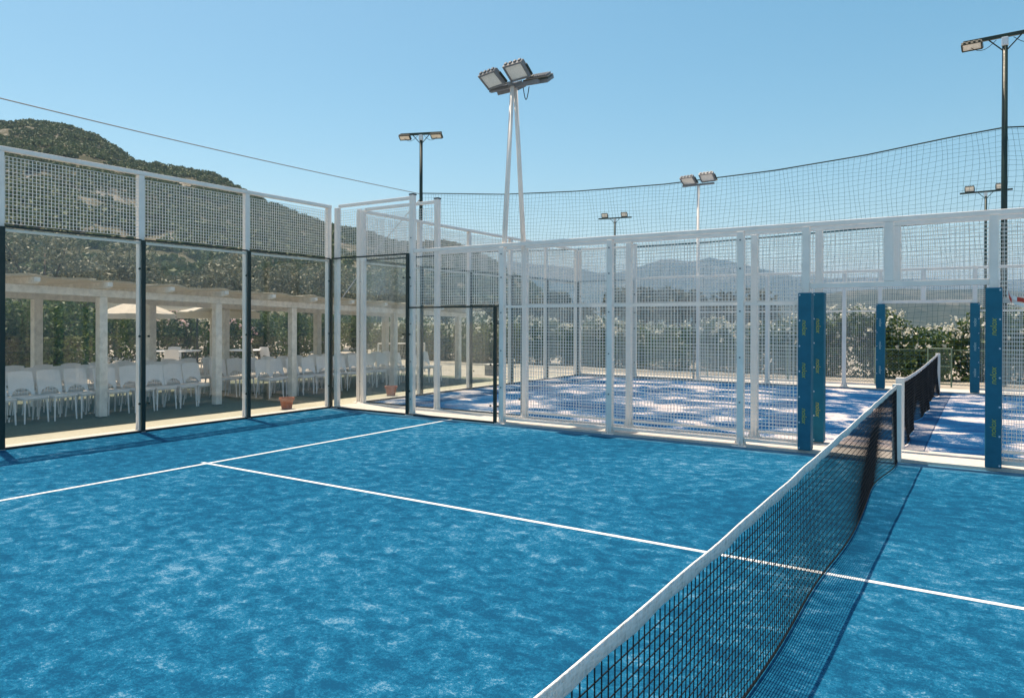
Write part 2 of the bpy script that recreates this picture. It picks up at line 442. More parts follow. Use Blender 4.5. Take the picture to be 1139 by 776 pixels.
tag(grid_obj('hillside_scrub', V, Fq, M['leaf_scrub'], smooth=False), 'dark olive green scrub covering the rocky hillside', 'scrub', kind='stuff')

# ------------------------------------------------------------------ vegetation things
def crown_points(clumps, N, rnd):
    """clumps: (centre, radii) ; leaves mostly on the shells"""
    wts = np.array([r[0]*r[2] for c, r in clumps]); wts = wts/wts.sum()
    ids = rnd.choice(len(clumps), N, p=wts)
    s = rnd.normal(size=(N,3)); s /= np.linalg.norm(s, axis=1)[:,None]
    s *= (rnd.uniform(.35, 1.06, N)**.6)[:,None]
    C_ = np.array([c for c, r in clumps]); R_ = np.array([r for c, r in clumps])
    return C_[ids]+s*R_[ids]
def shrub(name, loc, w, h, label, cat, group, leaf, N=1500, size=.10, flower=None, nf=0, seed=0, depth=None, ftop=.35):
    rnd = np.random.default_rng(seed)
    root = empty(name, loc, label, cat, group)
    depth = depth or w*.7
    cl = []
    for i in range(14):
        a = rnd.uniform(0, 6.28); rr = rnd.uniform(0, .36)
        cz = rnd.uniform(.22, .80)*h
        r = rnd.uniform(.20, .30)*w
        cl.append(((math.cos(a)*rr*w, math.sin(a)*rr*depth, cz), (r, r*depth/w, min(r*1.1, h-cz))))
    pts = crown_points(cl, N, rnd); pts[:,2] = np.abs(pts[:,2])
    V, F_ = leaf_cloud(pts, np.full(N, size), rnd, asp=.42)
    grid_obj('foliage', V, F_, leaf, root, smooth=False)
    st = MB()
    for i in range(6):
        a = rnd.uniform(0, 6.28); q = (math.cos(a)*w*.22, math.sin(a)*depth*.22, h*.65)
        st.tube([(math.cos(a)*.08, math.sin(a)*.08, 0), (q[0]*.5, q[1]*.5, h*.35), q], [.025, .018, .008], 5)
    st.build('stem', M['bark'], root)
    if flower:
        ids = rnd.integers(0, len(cl), nf*4)
        sv = rnd.normal(size=(nf*4, 3)); sv /= np.linalg.norm(sv, axis=1)[:,None]; sv[:,2] = np.abs(sv[:,2])*.9+.1
        C_ = np.array([c for c, r_ in cl]); R_ = np.array([r_ for c, r_ in cl])
        sel = C_[ids]+sv*R_[ids]*1.06
        keep = np.ones(len(sel), bool)            # only the ones on the outside of the whole crown
        for c, r_ in cl: keep &= (((sel-np.array(c))/np.array(r_))**2).sum(1) > 1.0
        sel = sel[keep & (sel[:,2] > h*ftop)][:nf]
        reps = np.repeat(sel, 7, 0)+rnd.normal(size=(len(sel)*7,3))*.05
        V, F_ = leaf_cloud(reps, np.full(len(reps), .048), rnd, asp=.85)
        grid_obj('blossom', V, F_, flower, root, smooth=False)
    return root
def tree(name, loc, h, w, label, cat, group, leaf, N=2600, size=.16, seed=0, trunk_h=.32, asp=.45):
    rnd = np.random.default_rng(seed)
    root = empty(name, loc, label, cat, group)
    cl = []
    tb = MB(); th = h*trunk_h
    lean = rnd.uniform(-.12, .12, 2)*h*.5
    tb.tube([(0,0,-.2), (lean[0]*.4, lean[1]*.4, th*.5), (lean[0], lean[1], th)], [h*.035, h*.027, h*.022], 8)
    for i in range(9):
        a = i*2.4+rnd.uniform(-.4, .4); rr = rnd.uniform(.12, .36)*w; cz = rnd.uniform(.42, .86)*h
        c = (lean[0]+math.cos(a)*rr, lean[1]+math.sin(a)*rr, cz); r = rnd.uniform(.15, .25)*w
        cl.append((c, (r, r, min(r*.85, h-cz))))
        tb.tube([(lean[0], lean[1], th*.95), (lean[0]+math.cos(a)*rr*.45, lean[1]+math.sin(a)*rr*.45, th+(cz-th)*.55), c], [h*.014, h*.009, h*.004], 6)
    pts = crown_points(cl, N, rnd)
    V, F_ = leaf_cloud(pts, np.full(N, size), rnd, asp=asp)
    grid_obj('crown', V, F_, leaf, root, smooth=False)
    tb.build('trunk', M['bark'], root, smooth=True)
    return root

ORD = ['first','second','third','fourth','fifth','sixth','seventh','eighth','ninth','tenth','eleventh','twelfth','thirteenth','fourteenth','fifteenth','sixteenth','seventeenth','eighteenth','nineteenth','twentieth',
       'twenty-first','twenty-second','twenty-third','twenty-fourth','twenty-fifth','twenty-sixth']
# oleander hedge behind the far fence (y ~ 16.6)
xs = np.arange(-13, 17.1, 1.4)
for i, x in enumerate(xs):
    h = [1.75,1.95,1.7,2.0,1.8][i % 5]
    if x > 5.5: h = {0: 2.35, 1: 2.15, 2: 2.3}[i % 3]
    if 9.0 < x < 10.3: h = 1.70
    shrub('oleander_shrub', (x, 16.7+(.25 if i % 2 else -.2), -.05), 2.6, h,
          ORD[i]+' white flowering oleander from the left in the hedge behind the far court', 'shrub', 'oleander hedge behind the far court',
          M['leaf_olean'], 4200, .085, M['petal_white'], 46, 100+i, 2.0, .55)
# grey trees beyond the hedge, far side of the next field
k = 0
for i, x in enumerate(np.arange(-52, -3.0, 4.1)):
    h = random.uniform(4.3, 5.6)
    tree('olive_tree', (x+random.uniform(-.8,.8), 52+random.uniform(-3,4)-.25*x, -.1), h, h*1.25,
         ORD[k]+' grey green tree from the left in the treeline beyond the floodlit field', 'tree', 'treeline beyond the field', M['leaf_far'], 1500, .30, 300+i, .22, .6)
    k += 1
# olives behind the pergola
OL = [(-21,-7.5,6.0),(-22,-2.8,5.6),(-23.5,1.4,5.7),(-22.5,5.2,5.9),(-24,9.2,5.7),(-23,13.4,5.4),(-24,17.8,6.0),(-23,22.3,5.7),(-24,27,6.0),(-23,31.5,5.6),(-25,37,5.4),
      (-17,24,3.6),(-20,40,4.4)]
for i, (x, y, h) in enumerate(OL):
    tree('olive_tree', (x, y, -.1), h, h*.95, ORD[i]+' grey green olive tree from the left behind the pergola and hedge', 'tree', 'olive trees behind the pergola', M['leaf_olive'], 6000, .115, 500+i, .28)
# dark hedge behind the pergola
HG = [(-10.6,-5.2,2.7,0),(-10.9,-3.3,2.8,0),(-11.2,-1.5,2.6,0),(-12.2,.3,2.6,0),(-14.2,2.0,2.5,0),(-16.2,4.0,2.5,0),(-16.9,6.0,2.4,2),(-17.0,8.0,2.4,1),(-17.0,10.0,2.3,2),(-17.0,12.0,2.3,0),(-17.3,14.2,2.4,0),
      (-17.5,16.6,2.3,0),(-17.5,19.2,2.3,0),(-17.2,22.0,2.2,0),(-17,25,2.3,1),(-16,28,2.4,1),(-15,31,2.3,1)]
for i, (x, y, h, kf) in enumerate(HG):
    fl = {0: None, 1: M['petal_white'], 2: M['petal_pink']}[kf]
    lb = {0: ' dark green hedge shrub', 1: ' white blossoming shrub', 2: ' pale pink blossoming oleander'}[kf]
    o = shrub('hedge_shrub' if kf == 0 else 'oleander_shrub', (x, y, -.05), 2.9, h, ORD[i]+' shrub from the left in the hedge behind the pergola,'+lb[:], 'shrub', 'hedge behind the pergola',
          M['leaf_dark'], 4200, .085, fl, 90, 700+i, 2.2, .2)
    o.rotation_euler.z = 1.3

# ------------------------------------------------------------------ padel enclosure
def mesh_panel(axis, c, a0, a1, z0, z1, cell=.05, t=.0049):
    """welded wire mesh in the plane axis = c"""
    m = MB()
    na = max(1, round((a1-a0)/cell)); nz = max(1, round((z1-z0)/cell))
    def b(p0, p1, q0, q1, off):
        if axis == 'y': m.box(p0, c+off-t/2, q0, p1, c+off+t/2, q1)
        else: m.box(c+off-t/2, p0, q0, c+off+t/2, p1, q1)
    for i in range(na+1):
        a = a0+(a1-a0)*i/na; b(a-t/2, a+t/2, z0, z1, 0)
    for i in range(nz+1):
        z = z0+(z1-z0)*i/nz; b(a0, a1, z-t/2, z+t/2, t)
    return m
def post(h, sx=.092, sy=.092, bolts=None, plate=.2):
    """box section post with foot plate, gusset and bolt heads, base at origin"""
    m = MB().cbox((0,0,h/2), (sx, sy, h))
    m.box(-plate/2, -plate/2, .0, plate/2, plate/2, .012)
    for s in (-1, 1):
        m.prism([(s*sx/2, .012), (s*(sx/2+.045), .012), (s*sx/2, .16)], 'y', -.006, .006)
        m.prism([(s*sy/2, .012), (s*(sy/2+.045), .012), (s*sy/2, .16)], 'x', -.006, .006)
    return m
def bolts(m, axis, c, a, zs, r=.017, side=1):
    for z in zs:
        for s in (-.075, .075):
            if axis == 'x': m.tube([(c, a+s, z), (c+side*.022, a+s, z)], r, 8)
            else: m.tube([(a+s, c, z), (a+s, c+side*.022, z)], r, 8)
    return m

def glass_end_wall(label, y_near, y_far, z0, group):
    """back wall in the plane x = 0, from y_near to y_far, panels of 2 m: 3 m glass with 1 m mesh above"""
    root = empty('glass_end_wall', (0, (y_near+y_far)/2, z0), label, 'court wall', group)
    oy = -(y_near+y_far)/2
    n = round(abs(y_far-y_near)/2); ys = [y_near+(y_far-y_near)*i/n for i in range(n+1)]
    for i, y in enumerate(ys):
        p = post(4.02); p.xf(Matrix.Translation((-.085, y+oy, 0)))
        p.build('post', M['white_steel'], root, bevel=.006)
        st = MB().box(-.018, y+oy-.034, .0, .014, y+oy+.034, 3.0); bolts(st, 'x', .014, y+oy, (.45, 1.5, 2.55), side=1)
        st.build('joint_strip', M['green_dark'], root)
        if i < n:
            a, b = sorted((ys[i], ys[i+1]))
            MB().box(-.006, a+oy+.036, .03, .006, b+oy-.036, 2.985).build('glass_pane', M['glass'], root)
            mesh_panel('x', -.04, a+oy+.05, b+oy-.05, 3.05, 3.95, .05, .0068).build('mesh_panel', M['wire'], root)
            MB().box(-.012, a+oy+.036, 2.987, .012, b+oy-.036, 3.012).build('glass_trim', M['green_dark'], root)
            MB().box(-.014, a+oy+.036, .0, .016, b+oy-.036, .028).build('glass_trim', M['black'], root)
    lo, hi = sorted((y_near, y_far))
    MB().box(-.115, lo+oy-.05, 4.022, -.035, hi+oy+.05, 4.085).build('top_rail', M['white_steel'], root, bevel=.006)
    MB().box(-.075, lo+oy, 2.94, -.03, hi+oy, 2.975).build('middle_rail', M['white_steel'], root)
    return root

def side_wall(label, y, face, z0, xs, xmax, open0, open1, group, dx=0., sc=1.):
    """side wall in the plane y: 2 m of 3 m glass, 2 m of 2 m glass, then mesh 3 m high with an opening at the net. face = side where the posts stand"""
    root = empty('mesh_side_wall', (dx, y, z0), label, 'court wall', group); root.scale = (sc, 1, 1)
    py = face*.075
    def pst(x, h, cap=False):
        p = post(h); p.xf(Matrix.Translation((x, py, 0))); o = p.build('post', M['white_steel'], root, bevel=.006)
        if cap: MB().cbox((x, py, h+.012), (.108, .108, .024)).build('post_cap', M['black'], root, bevel=.004)
    def bolt(x, zs):
        for z in zs:
            b_ = bolt_proto.copy(); COL.objects.link(b_); b_.parent = root; b_.location = (x, py-.046, z)
    if y == 0:
        bolt_proto = MB().tube([(0,-.012,0),(0,.004,0)], .012, 8).build('bolt', M['lamp_body'], root); bolt_proto.location = (2.06, py-.046, .3)
        for x in [2.06, 4.06, 6.06, 8.06]: bolt(x, [.62, 1.25, 1.9, 2.5, 2.9] if x > 2.1 else [1.0, 1.7, 2.4, 3.3])
    pst(.10, 4.02); pst(2.06, 4.10, True); pst(4.06, 3.02)
    for x in xs: pst(x, 3.02)
    # glass
    def strip(x, h):
        st = MB().box(x-.03, -.016, 0, x+.03, .016, h); bolts(st, 'y', -face*.016, x, [h*.15, h*.5, h*.85], side=-face)
        st.build('joint_strip', M['green_dark'], root)
    def pane(x0, x1, h):
        MB().box(x0, -.006, .03, x1, .006, h-.014).build('glass_pane', M['glass'], root)
        MB().box(x0, -.012, h-.012, x1, .012, h+.016).build('glass_trim', M['green_dark'], root)
        MB().box(x0, -.014, 0, x1, .014, .028).build('glass_trim', M['black'], root)
    strip(2.0, 3.012); strip(3.96, 2.012)
    pane(.04, 1.968, 3.0); pane(2.032, 3.928, 2.0)
    mesh_panel('y', face*.03, .16, 2.0, 3.05, 3.95).build('mesh_panel', M['wire'], root)
    mesh_panel('y', face*.03, 2.12, 4.0, 2.05, 2.97).build('mesh_panel', M['wire'], root)
    MB().box(.15, py-.03, 4.022, 2.008, py+.03, 4.08).build('top_rail', M['white_steel'], root, bevel=.006)
    bx = [4.06]+[x for x in xs if x < open0]
    stops = [(bx[i], bx[i+1]) for i in range(len(bx)-1)]+[(bx[-1], open0)]
    after = [open1]+[x for x in xs if x > open1]
    stops += [(after[i], after[i+1]) for i in range(len(after)-1)]
    for a, b in stops:
        mesh_panel('y', face*.02, a+.05, b-.05, .12, 1.98).build('mesh_panel', M['wire'], root)
        mesh_panel('y', face*.02, a+.05, b-.05, 2.04, 2.97).build('mesh_panel', M['wire'], root)
        MB().box(a+.052, py-.02, 1.985, b-.052, py+.02, 2.025).build('middle_rail', M['white_steel'], root)
        MB().box(a+.052, py-.02, .07, b-.052, py+.02, .11).build('bottom_rail', M['white_steel'], root)
    MB().box(2.11, py-.035, 3.022, xmax, py+.035, 3.085).build('top_rail', M['white_steel'], root, bevel=.006)
    # opening: door posts under the pads, lintel, short stub above, mesh over it
    for x in (open0, open1):
        MB().cbox((x, py, 1.51), (.09, .09, 3.02)).build('door_post', M['white_steel'], root)
    MB().box(open0+.046, py-.03, 2.2, open1-.046, py+.03, 2.27).build('lintel', M['white_steel'], root, bevel=.005)
    mid = (open0+open1)/2-.06
    MB().cbox((mid, py, 2.645), (.11, .08, .748)).build('lintel_stub', M['white_steel'], root, bevel=.005)
    mesh_panel('y', face*.02, open0+.05, mid-.06, 2.28, 2.97).build('mesh_panel', M['wire'], root)
    mesh_panel('y', face*.02, mid+.06, open1-.05, 2.28, 2.97).build('mesh_panel', M['wire'], root)
    return root

glass_end_wall('glass end wall with mesh top between the blue court and the chairs', -.0, -12.0, 0, 'court end walls')
glass_end_wall('glass end wall of the farther sandy court, seen through the glass corner', 10.9, GY, .03, 'court end walls')
side_wall('near white mesh side wall of the blue court, left of the net', 0, 1, .0, [6.06, 8.06, 13, 15], 15.05, 8.92, 11.0, 'court side walls')
side_wall('second white mesh side wall, just behind the nearest one', GY, -1, .03, [6.06, 8.06, 13, 15], 15.05, 8.95, 11.0, 'court side walls')
side_wall('farthest white mesh side wall in front of the oleander hedge', 10.95, 1, .05, [6.06, 8.06, 13, 15], 15.05, 8.92, 11.0, 'court side walls', -.12, .985)

# padded covers on the door posts
FONT = {}
def text_mesh(word, size):
    if (word, size) not in FONT:
        cu = bpy.data.curves.new('t', 'FONT'); cu.body = word; cu.size = size; cu.align_x = 'CENTER'; cu.align_y = 'CENTER'; cu.extrude = .0015; cu.shear = .25
        cu.offset = size*.004
        o = bpy.data.objects.new('t', cu); COL.objects.link(o)
        bpy.context.view_layer.update()
        me = bpy.data.meshes.new_from_object(o.evaluated_get(bpy.context.evaluated_depsgraph_get()))
        bpy.data.objects.remove(o); FONT[(word, size)] = me
    return FONT[(word, size)]
def pad(x, y, z0, h, w, d, label, side, rot, pale=False):
    """vinyl sleeve round a door post; printing on its -y face"""
    root = empty('post_pad', (x, y, z0), label, 'post padding', 'blue padded door posts')
    m = MB().cbox((0, 0, h/2), (w, d, h)); m.build('sleeve', M['pad'], root, bevel=.012)
    ex = side*(w/2-.022)
    k = 7
    for i in range(k):
        z = .03+(h-.06)*i/(k-1); MB().tube([(ex, -d/2-.004, z), (ex, -d/2+.005, z)], .011, 8).build('rivet', M['rivet'], root)
    for j, f in enumerate((.22, .51, .78)):
        me = text_mesh('nolox', .088).copy(); me.materials.append(M['letter_pale'] if pale else M['letter'])
        o = bpy.data.objects.new('lettering', me); COL.objects.link(o); o.parent = root
        o.location = (0, -d/2-.0025, h*f)
        o.rotation_euler = (R(90), rot, 0)
    return root
PR = R(-90)
pad(8.92, .075-.02, .04, 2.10, .165, .19, 'blue padded post of the nearest doorway, left of the net', -1, -PR)
pad(11.0, .075-.02, .04, 2.12, .165, .19, 'widest blue padded post at the right, in front of the mesh', 1, PR)
pad(8.955, GY-.075, .05, 2.12, .15, .17, 'blue padded post just behind the left doorway post', -1, -PR)
pad(11.0, GY-.075, .05, 2.10, .12, .14, 'blue padded post hidden directly behind the right doorway post', 1, PR)
pad(8.68, 11.02, .06, 2.18, .20, .18, 'far blue padded post left of the oleander doorway', -1, -PR, True)
pad(10.72, 11.02, .06, 2.18, .20, .18, 'far blue padded post right of the oleander doorway', 1, PR, True)

# ------------------------------------------------------------------ nets
def court_net(label, x0, y0, y1, z0, prof, sagf, wave, group, seed, thick=.0027):
    """net hung along y from y0 (post) to y1"""
    root = empty('court_net', (x0, (y0+y1)/2, z0), label, 'net', group); oy = -(y0+y1)/2
    rnd = random.Random(seed)
    L = abs(y1-y0); sgn = 1 if y1 > y0 else -1
    py = [p[0] for p in prof]; pz = [p[1] for p in prof]
    cf = np.polyfit(py, pz, 3)
    def top(s): return float(np.polyval(cf, s))
    def wob(s, u):   # sideways belly of the net; u = 0 at the band, 1 at the hem
        return wave(s)*(u**1.3)*(1.0)
    def pt(s, u):
        zt = top(s)-.055; zb = .025
        return (wob(s, u), y0+sgn*s+oy, zt+(zb-zt)*u)
    m = MB(); cell = .046; t = thick
    nv = int(L/cell)
    for i in range(nv+1):
        s = L*i/nv
        m.tube([pt(s, u) for u in (0, .25, .5, .75, 1)], t, 3, False)
    nh = 17
    for j in range(1, nh+1):
        u = j/nh
        m.tube([pt(s, u) for s in np.linspace(0, L, int(L/.16))], t, 3, False)
    m.build('net_mesh', M['net_cord'], root)
    h = MB(); h.tube([(pt(s, 1)[0], pt(s, 1)[1], .022) for s in np.linspace(0, L, 60)], .007, 6); h.build('hem_cord', M['net_cord'], root)
    b = MB(); N = 90; v = []; f = []
    for i in range(N+1):
        s = L*i/N; z = top(s)+.0015*math.sin(s*9); x = .002*math.sin(s*5.3)
        y = y0+sgn*s+oy
        wv = .030+.003*math.sin(s*13)
        for (a, c) in ((.004, 0), (.003, .003), (0, .004), (-.003, .003), (-.004, 0), (-.002, -wv*1.8), (.002, -wv*1.8)):
            v.append((x+a, y, z+c))
    K = 7
    for i in range(N):
        for k in range(K): f.append((i*K+k, i*K+(k+1) % K, (i+1)*K+(k+1) % K, (i+1)*K+k))
    b.add(v, f).build('top_band', M['net_band'], root, smooth=True)
    for s, e in ((0, 0), (L, 1)):
        y = y0+sgn*(s+(-.06 if e == 0 else .06))+oy
        MB().cbox((0, y, .485), (.10, .09, .97)).build('net_post', M['white_steel'], root, bevel=.006)
    return root
def wave1(s): return .03*math.sin(s*1.15+2.6)*math.exp(-((s-2.2)/2.2)**2)*1.6 + .022*math.sin(s*3.1)*math.exp(-s/3) + .01*math.sin(s*2.2)
def wave2(s): return .05*math.sin(s*1.6)+.03*math.sin(s*3.7)
court_net('near court net running from the doorway towards the viewer', 10.0, -.02, -9.9, 0,
    [(0,.965),(1.5,.945),(3.66,.90),(5.7,.855),(7.7,.828),(9,.815),(9.9,.815)], 0, wave1, 'court nets', 1)
court_net('far court net behind the doorway, bunched in folds', 9.96, .98, 10.75, .03, [(0,.93),(3,.90),(5,.90),(7,.93),(9.8,.96)], 0, wave2, 'court nets', 2, .0042)

# ------------------------------------------------------------------ floodlights
def flood_head(parent, loc, yaw, tilt, w=.46, h=.36, body='lamp_body', lens=True):
    """LED flood: finned back, rim, pale lens; faces -y then tilted and yawed"""
    Mx = Matrix.Translation(loc) @ Matrix.Rotation(yaw, 4, 'Z') @ Matrix.Rotation(-tilt, 4, 'X')
    m = MB().cbox((0, .03, 0), (w, .05, h))
    for i in range(9): m.cbox((-w*.42+w*.84*i/8, .075, 0), (.012, .05, h*.8))
    rim = .03
    m.box(-w/2, -.03, -h/2, w/2, .0049, -h/2+rim).box(-w/2, -.03, h/2-rim, w/2, .0049, h/2)
    m.box(-w/2, -.03, -h/2+rim, -w/2+rim, .0049, h/2-rim).box(w/2-rim, -.03, -h/2+rim, w/2, .0049, h/2-rim)
    for i in range(4): m.cbox((-w*.36+w*.72*i/3, .03, h/2+.012), (.05, .045, .024))
    o = m.xf(Mx).build('floodlight', M[body], parent)
    l = MB().box(-w/2+rim, -.012, -h/2+rim, w/2-rim, -.002, h/2-rim).xf(Mx).build('lens', M['lens'], o)
    b = MB()
    for s in (-1, 1): b.cbox((s*(w/2+.012), .05, -.05), (.012, .04, .22))
    b.cbox((0, .06, -h/2-.03), (w+.03, .04, .012)); b.xf(Mx).build('bracket', M['lamp_dark'], o)
    return o
r = empty('floodlight_mast', (4.06, .45, 0), 'tall white A shaped mast with four floodlights between the courts', 'floodlight')
for y in (-1, 1):
    MB().tube([(.02 if y < 0 else -.02, y*.36, 3.0), (-.02, y*.05, 5.86)], [.045, .038], 10).build('leg', M['white_steel'], r, smooth=True)
MB().cbox((-.02, 0, 5.88), (1.0, .07, .06)).build('crossbar', M['lamp_body'], r)
MB().cbox((-.02, 0, 5.885), (.07, .34, .05)).build('crossbar', M['lamp_body'], r)
flood_head(r, (-.34, -.22, 5.99), R(-14), R(-54), .42, .32); flood_head(r, (.16, -.20, 6.05), R(-8), R(-50), .42, .32)
flood_head(r, (.36, .24, 5.98), R(186), R(-60), .42, .32); flood_head(r, (-.22, .24, 5.92), R(176), R(-62), .42, .32)
c = MB(); c.tube([(.1+.12*t, .12, 5.86-.22*math.sin(math.pi*t)) for t in np.linspace(0, 1, 8)], .008, 5); c.build('cable', M['black'], r)

r = empty('floodlight_mast', (3.85, 11.1, 0), 'slim white mast with two floodlights at the far side wall', 'floodlight')
MB().tube([(0, 0, 0), (0, 0, 5.8)], [.05, .04], 10).build('leg', M['white_steel'], r, smooth=True)
MB().cbox((0, 0, 5.83), (.95, .06, .05)).build('crossbar', M['lamp_body'], r)
flood_head(r, (-.27, -.10, 5.96), R(-14), R(-50), .44, .30); flood_head(r, (.30, -.10, 6.0), R(-8), R(-48), .44, .30)

def t_lamp(x, y, h, yaw, label, kind, arm=1.0):
    r = empty('lamp_post', (x, y, 0), label, 'lamp post', 'green lamp posts round the courts', yaw)
    MB().tube([(0,0,-.1),(0,0,h*.5),(0,0,h-.1)], [.085,.08,.07], 10).build('pole', M['pole_green'], r, smooth=True)
    MB().cbox((0, 0, h-.02), (arm*2, .10, .10)).build('crossarm', M['pole_green'], r, bevel=.01)
    b = MB()
    for s in (-1, 1): b.tube([(s*.06, 0, h-.42), (s*.38, 0, h-.07)], .018, 6)
    b.build('brace', M['pole_green'], r)
    MB().cbox((0, -.01, h-.2), (.16, .2, .24)).build('junction_box', M['rivet'], r, bevel=.02)
    if kind == 'under':
        for s in (-1, 1):
            flood_head(r, (s*(arm-.22), -.1, h-.18), 0, R(-62), .5, .3, 'lamp_dark')
            c = MB(); c.tube([(s*(arm-.1-.7*t), -.06, h-.12-.22*math.sin(math.pi*t)) for t in np.linspace(0, 1, 9)], .009, 5); c.build('cable', M['black'], r)
    else:
        for s in (-.62, .55):
            flood_head(r, (s*arm, -.02, h+.22), R(0), R(-25), .5, .34, 'lamp_dark')
    return r
t_lamp(-9.9, 15, 10.12, R(22), 'dark green lamp post left of the white A mast, behind the end wall', 'under', .95)
t_lamp(11.36, 15, 9.92, R(-4), 'tallest dark green lamp post at the right edge holding the netting', 'under', 1.0)
t_lamp(-13.6, 44, 10.1, R(10), 'distant green lamp post with two lights left of the slim white mast', 'up', 1.35)
t_lamp(10.95, 44, 9.85, R(-5), 'distant green lamp post with two lights near the right edge', 'up', 1.35)

# ------------------------------------------------------------------ tall ball netting
def catz(x):
    return float(np.interp(x, [-9.9,-5.54,-2.2,1.4,5.1,7.8,10.1,11.36,16,21,26,32], [7.46,7.0,6.8,6.71,6.78,6.95,7.2,7.3,6.85,6.75,6.9,7.4]))
def tall_net(xa, xb, label):
    r = empty('ball_net', ((xa+xb)/2, 15, 0), label, 'netting', 'tall netting round the courts'); ox = -(xa+xb)/2
    m = MB(); cell = .15; n = int((xb-xa)/cell); t = .0042
    def dy(x, z): return .10*math.sin(x*1.3+z*.6)*math.sin(z*.42)
    for i in range(n+1):
        x = xa+(xb-xa)*i/n; zt = catz(x)
        zs = np.linspace(zt, .3, 16)
        m.tube([(x+ox+.05*math.sin(z*1.7+x*.9)+.03*math.sin(x*7+z*2.3), dy(x, z), z) for z in zs], t, 3, False)
    nr = 48
    for j in range(nr):
        u = (j+.5)/nr
        m.tube([(x+ox, dy(x, .3+(catz(x)-.3)*u), .3+(catz(x)-.3)*u+.03*math.sin(x*2.1+j)) for x in np.linspace(xa, xb, int((xb-xa)/.45))], t, 3, False)
    m.build('net_mesh', M['ball_net'], r)
    q = MB(); q.tube([(x+ox, 0, catz(x)) for x in np.linspace(xa, xb, 50)], .022, 6); q.build('top_rope', M['pole_green'], r)
    q = MB(); q.tube([(x+ox, 0, 4.62+.10*math.cos((x-xa)/(xb-xa)*6.28)) for x in np.linspace(xa, xb, 40)], .03, 6); q.build('middle_rope', M['ball_net'], r)
tall_net(-9.9, 11.3, 'teal ball netting stretched across the sky between the two tall lamp posts')
tall_net(11.42, 24, 'teal ball netting to the right of the tallest lamp post')
c = MB(); c.tube([(-9.5-.4*t, -8+23*t, 7.42-.14*math.sin(math.pi*t)) for t in np.linspace(0, 1, 30)], .016, 5)
tag(c.build('cable', M['lamp_body']), 'dark sagging cable crossing the sky above the hill', 'cable')
c = MB(); c.tube([(-9.9, 14.95, 7.2), (-10.1, 12.4, 4.8), (-10.2, 10.2, 2.4)], .022, 5)
tag(c.build('stay_wire', M['lamp_body']), 'slanting stay wire tied to the green lamp post left of the A mast', 'wire')

# small green chain link gate in front of the oleander hedge
r = empty('garden_gate', (9.88, 13.5, 0), 'low pale green chain link gate before the oleander hedge', 'gate')
g = paint('gate_green', (.16,.24,.17,1), .5, .2)
m = MB()
for x in (-.28, .28): m.tube([(x,0,-.02),(x,0,1.06)], .022, 8)
for z in (.06, .55, 1.04): m.tube([(-.28,0,z),(.28,0,z)], .018, 8)
m.build('frame', g, r)
m = MB()
for i in range(-9, 10):
    for s in (1, -1):
        p = [(x_, z_) for x_, z_ in ((i*.06+s*(t-.5)*.96, .07+t*.96) for t in np.linspace(0, 1, 40)) if -.27 < x_ < .27]
        if len(p) > 1: m.tube([(p[0][0], 0, p[0][1]), (p[-1][0], 0, p[-1][1])], .003, 3, False)
m.build('chain_link', g, r)
r = empty('chain_link_fence', (9.88, 13.52, 0), 'low green chain link fence beside the gate before the hedge', 'fence')
for (a, b) in ((-9.0, -.32), (.32, 6.0)):
    m = MB(); m.tube([(a,0,1.0),(b,0,1.0)], .006, 6)
    for k_ in range(int((b-a)/.09)):
        x_ = a+k_*.09
        for s in (1, -1):
            e = x_+s*.98
            if a <= e <= b: m.tube([(x_, 0, .02), (e, 0, 1.0)], .0025, 3, False)
    m.build('chain_link', g, r)
for x_ in (-9, -6.5, -4, -1.6, 2.2, 4.4): MB().tube([(x_,.02,-.05),(x_,.02,1.04)], .022, 8).build('fence_post', g, r)

# warning tape by the right pad
r = empty('warning_tape', (11.17, .02, 2.0), 'red and white warning tape knotted on the mesh right of the padded post', 'tape')
def ribbon(pts, w, name, mat):
    v = []; f = []
    for i, p in enumerate(pts):
        v += [(p[0], p[1]-.004, p[2]-w/2), (p[0], p[1]-.004, p[2]+w/2), (p[0], p[1], p[2]+w/2), (p[0], p[1], p[2]-w/2)]
    for i in range(len(pts)-1):
        for k in range(4): f.append((i*4+k, i*4+(k+1) % 4, i*4+4+(k+1) % 4, i*4+4+k))
    MB().add(v, f).build(name, mat, r)
ribbon([(-.05,-.02,.10),(0,-.03,.05),(.05,-.05,.02)], .045, 'white_band', M['band'])
ribbon([(.05,-.05,.02),(.10,-.05,.01),(.16,-.03,-.02)], .05, 'red_band', M['red'])
ribbon([(-.03,-.035,.10),(-.02,-.04,.04),(.0,-.05,.0)], .05, 'red_band', M['red'])
ribbon([(.02,-.06,-.02),(.08,-.05,-.04),(.14,-.04,-.06)], .03, 'white_band', M['band'])

